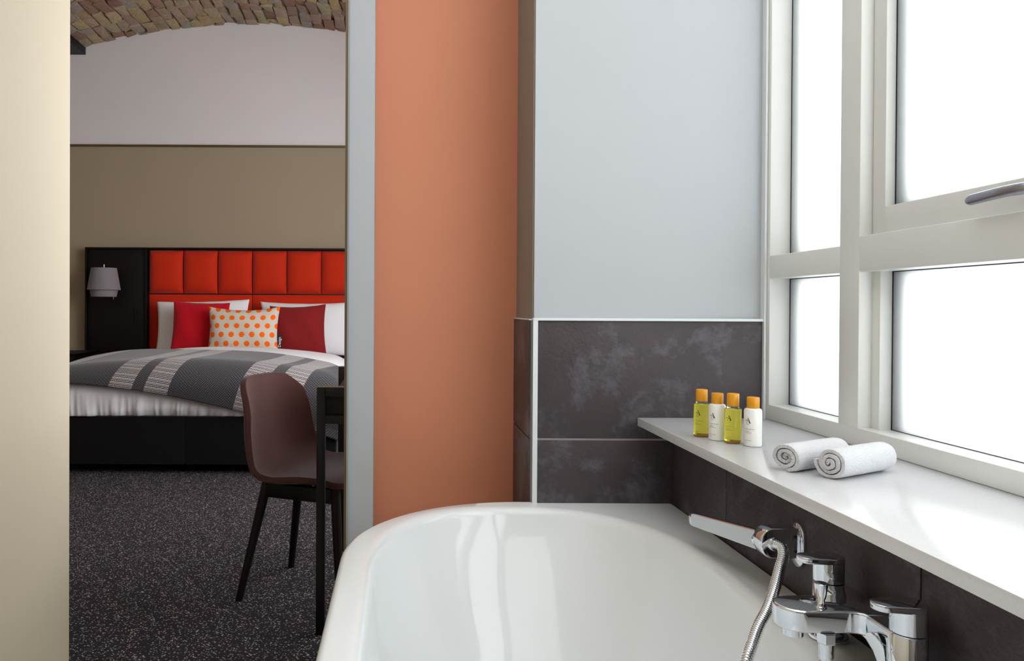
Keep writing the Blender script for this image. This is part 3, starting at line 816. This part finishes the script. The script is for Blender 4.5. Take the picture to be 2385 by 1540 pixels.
pillow('scatter_cushion', .47, .44, .15, 'maroon', 'plain dark red square cushion on the bed', 'cushion', (-.862, 6.25, .828), -.17, -.04, 0, .08, seed=8, group=CU)
pc = pillow('scatter_cushion', .585, .40, .15, 'dots', 'beige cushion with orange polka dots in the middle', 'cushion', (-1.283, 6.09, .832), -.16, 0, 0, .07, True, 11, CU, .018)
tg = MB().box(.278, .315, -.006, -.003, -.135, -.03).build('label_tag', M['label_black'], pc, smooth=False); tg['label'] = 'black woven tag with white lettering'
vs, fs = text_mesh('Design', .032); m = MB(); m.add([(.306-v.y, -.0065-v.z, -.132+v.x*.95) for v in vs], fs)
m.build('lettering', M['white_ink'], tg, smooth=False)

# headboard with padded squares
hb = empty('headboard', (BX, 6.65, 0), 'tall dark headboard with red velvet padded squares', 'headboard')
hinv = Matrix.Translation(-hb.location)
def hbl(o): o.matrix_parent_inverse = hinv; return o
X0, PW_, = -2.238, .3047
hbl(MB().box(-2.785, .15, 6.655, 6.699, .02, 1.545, .003).build('back_board', M['black_wood'], hb))
fr = MB().box(-2.785, -2.770, 6.60, 6.655, .02, 1.545, .002).box(-2.77, -2.262, 6.618, 6.655, .02, 1.53, .002).box(-2.785, .15, 6.60, 6.655, 1.530, 1.545, .002).box(-2.262, -2.243, 6.60, 6.655, .02, 1.53, .002).box(-.406, -.388, 6.60, 6.655, .02, 1.53, .002).box(-.388, .15, 6.618, 6.655, .02, 1.53, .002)
hbl(fr.build('frame', M['black_wood'], hb))
def pad(x0, x1, z0, z1, bul):
    def fn(i, j):
        a, b = 2*i-1, 2*j-1
        t = (max(0, 1-abs(a)**3.4)**.6)*(max(0, 1-abs(b)**4.5)**.6)
        return (x0+(x1-x0)*i, 6.652-(.018+bul)*t, z0+(z1-z0)*j)
    hbl(MB().grid(fn, 28, 28).build('padded_panel', M['velvet'], hb, angle=80))
for k in range(6): pad(X0+k*PW_+.0025, X0+(k+1)*PW_-.0025, 1.1435, 1.524, .040)
for k in range(2): pad(X0+k*3*PW_+.0025, X0+(k+1)*3*PW_-.0025, .60, 1.134, .026)
hbl(MB().box(-2.352, -2.344, 6.606, 6.618, .88, 1.0, .002).build('reading_light', M['black_metal'], hb))

lamp = empty('wall_lamp', (-2.575, 6.47, 1.11), 'grey two tier fabric wall lamp on the dark headboard wing', 'lamp')
linv = Matrix.Translation(-lamp.location)
def ll(o): o.matrix_parent_inverse = linv; return o
cx_, cy_ = -2.560, 6.455
ll(MB().lathe([(.134, 1.166), (.136, 1.168), (.104, 1.355), (.102, 1.355), (.132, 1.168)], (cx_, cy_, 0), seg=48, cap0=False, cap1=False).build('shade', M['shade'], lamp))
ll(MB().lathe([(.100, 1.108), (.102, 1.108), (.117, 1.180), (.115, 1.180)], (cx_, cy_, 0), seg=48, cap0=False, cap1=False).build('lower_shade', M['shade'], lamp))
br = MB().tube([(cx_, cy_, 1.14), (cx_, cy_, 1.385)], .004, 10).tube([(cx_, cy_, 1.33), (cx_, 6.617, 1.33)], .006, 10).tube([(cx_-.104, cy_, 1.35), (cx_+.104, cy_, 1.35)], .002, 8)
br.lathe([(.035, 0), (.035, .012)], (cx_, 6.605, 1.33), (0, 1, 0), 24)
ll(br.build('bracket', M['satin'], lamp))
ll(MB().tube([(cx_+.09, cy_-.02, 1.14), (cx_+.09, cy_-.02, 1.085)], .0025, 8).build('pull_cord', M['satin'], lamp))

ns = empty('nightstand', (-2.85, 6.25, 0), 'dark bedside table beyond the left side of the bed', 'nightstand')
ninv = Matrix.Translation(-ns.location)
def nl_(o): o.matrix_parent_inverse = ninv; return o
nl_(MB().prism([(-3.2,.635),(-3.2,.648),(-2.575,.648),(-2.60,.635)], 'Y', 5.98, 6.44, .002).build('top', M['black_wood'], ns))
nl_(MB().prism([(-3.05,.42),(-3.15,.634),(-2.61,.634),(-2.72,.42)], 'Y', 6.02, 6.42, .002).build('drawer_box', M['black_wood'], ns))
for sx in (-3.02, -2.75):
    for yy in (6.05, 6.38): nl_(MB().lathe([(.014, 0), (.018, .42)], (sx, yy, 0), seg=12).build('leg', M['black_wood'], ns))

# ------------------------------------------------------------------ desk and chair
dk = empty('desk', (0, 2.77, 0), 'black framed desk just beyond the doorway, beside the brown chair', 'desk')
dinv = Matrix.Translation(-dk.location)
def dl(o): o.matrix_parent_inverse = dinv; return o
DZ, DX, DX1 = .777, -.2655, .45
for y0 in (2.348, 3.155):
    y1 = y0+.026
    for x0 in (DX, DX1-.027): dl(MB().box(x0, x0+.027, y0, y1, 0, DZ, .002).build('leg', M['black_metal'], dk))
    dl(MB().box(DX+.027, DX1-.027, y0, y1, DZ-.028, DZ, .002).build('rail', M['black_metal'], dk))
    if y0 < 3: dl(MB().box(DX+.027, DX1-.027, y0, y1, .664, .690, .002).build('rail', M['black_metal'], dk))
    if y0 < 3: dl(MB().box(DX+.026, DX1-.026, y0+.012, y0+.018, .69, DZ-.027).build('end_panel', M['black_wood'], dk, smooth=False))
    e = dl(MB().box(DX, DX1, y0, y1, DZ+.0002, DZ+.0028).build('edge_strip', M['bronze'], dk, smooth=False)); e['label'] = 'thin bronze strip along the frame top'
dl(MB().box(-.203, DX1-.03, 2.374, 3.155, .752, .7755, .002).build('top', M['black_wood'], dk))

chair = empty('desk_chair', (-.314, 2.725, 0), 'brown upholstered shell chair with dark wooden legs by the desk', 'chair', rz=math.radians(-21.4))
def cl_pt(t):  # centre line of the shell: front edge .. top of back (x, z)
    P = [(.225, .445), (.16, .452), (.06, .440), (-.05, .430), (-.125, .440), (-.175, .490), (-.198, .570), (-.208, .655), (-.215, .732), (-.218, .781)]
    k = t*(len(P)-1); i = min(int(k), len(P)-2); u = k-i
    a = P[max(i-1, 0)]; b = P[i]; c = P[i+1]; d = P[min(i+2, len(P)-1)]
    h_ = lambda q: .5*((2*b[q])+(c[q]-a[q])*u+(2*a[q]-5*b[q]+4*c[q]-d[q])*u*u+(3*b[q]-a[q]-3*c[q]+d[q])*u**3)
    return h_(0), h_(1)
def shell(i, j):
    s_ = 2*i-1; q = abs(s_)
    t = j*(1 - .135*q**4.5*smoothstep(.45, 1, j)) + .075*q**4*(1-smoothstep(0, .3, j))
    x, z = cl_pt(t)
    back = smoothstep(.30, .62, t)
    wd = .226 + .012*math.sin(PI*min(1, t*1.5)) - .040*smoothstep(.60, 1., t)
    cu = q**2.6
    return (x + cu*.075*back*(1-.5*smoothstep(.75, 1, t)), s_*wd, z + cu*.028*(1-back)*smoothstep(0, .25, t) + cu*.018*4*back*(1-back))
sh = MB().grid(shell, 36, 64).build('shell', M['brown'], chair, angle=80)
so = sh.modifiers.new('thick', 'SOLIDIFY'); so.thickness = .022; so.offset = -1
bv = sh.modifiers.new('round', 'BEVEL'); bv.width = .008; bv.segments = 3; bv.limit_method = 'ANGLE'; bv.angle_limit = math.radians(50)
ss = sh.modifiers.new('soft', 'SUBSURF'); ss.levels = 1; ss.render_levels = 1
cf = MB()
for (a, b) in (((.15, .13), (-.13, -.12)), ((.15, -.13), (-.13, .12))):
    d_ = Vector((b[0]-a[0], b[1]-a[1])); n_ = Vector((-d_.y, d_.x)).normalized()*.016
    cf.prism([(a[0]+n_.x, a[1]+n_.y), (a[0]-n_.x, a[1]-n_.y), (b[0]-n_.x, b[1]-n_.y), (b[0]+n_.x, b[1]+n_.y)], 'Z', .385, .412, .003)
cf.box(-.14, .15, -.135, -.11, .358, .409, .004); cf.box(-.14, .15, .11, .135, .358, .409, .004)
cf.build('seat_frame', M['black_wood'], chair)
for (tx, ty, bx_, by_) in ((.145, .122, .195, .182), (.145, -.122, .195, -.182), (-.125, .120, -.200, .182), (-.125, -.120, -.200, -.182)):
    MB().tube([(bx_, by_, 0), (bx_+(tx-bx_)*.5, by_+(ty-by_)*.5, .205), (tx, ty, .41)], [.0125, .0155, .0180], 16).build('leg', M['black_wood'], chair)

# ------------------------------------------------------------------ light
W = bpy.data.worlds.new('overcast sky'); sc.world = W; W.use_nodes = True
bg = W.node_tree.nodes['Background']; bg.inputs[0].default_value = (.975, .985, 1, 1); bg.inputs[1].default_value = 3.2
def area(name, loc, rot, sx, sy, power, col=(1, 1, 1)):
    l = bpy.data.lights.new(name, 'AREA'); l.shape = 'RECTANGLE'; l.size = sx; l.size_y = sy; l.energy = power; l.color = col
    o = bpy.data.objects.new(name, l); o.location = loc; o.rotation_euler = rot; COL.objects.link(o); return o
area('bedroom_window_daylight', (1.19, 3.62, 1.78), (0, PI/2, 0), 1.9, 2.5, 46, (1, .985, .99))

area('bathroom_added_fill', (.28, .45, 2.59), (0, 0, 0), 1.2, 2.6, 11, (1, .985, .985))  # added soft fill from overhead; no fitting stands there
vs_ = sc.view_settings
sc.display_settings.display_device = 'sRGB'
vs_.view_transform = 'Standard'; vs_.look = 'None'; vs_.exposure = .47; vs_.gamma = 1; vs_.use_curve_mapping = False
cy = sc.cycles
cy.max_bounces = 7; cy.diffuse_bounces = 4; cy.glossy_bounces = 4; cy.transmission_bounces = 6; cy.transparent_max_bounces = 4
cy.caustics_reflective = False; cy.caustics_refractive = True; cy.blur_glossy = .5; cy.sample_clamp_indirect = 8
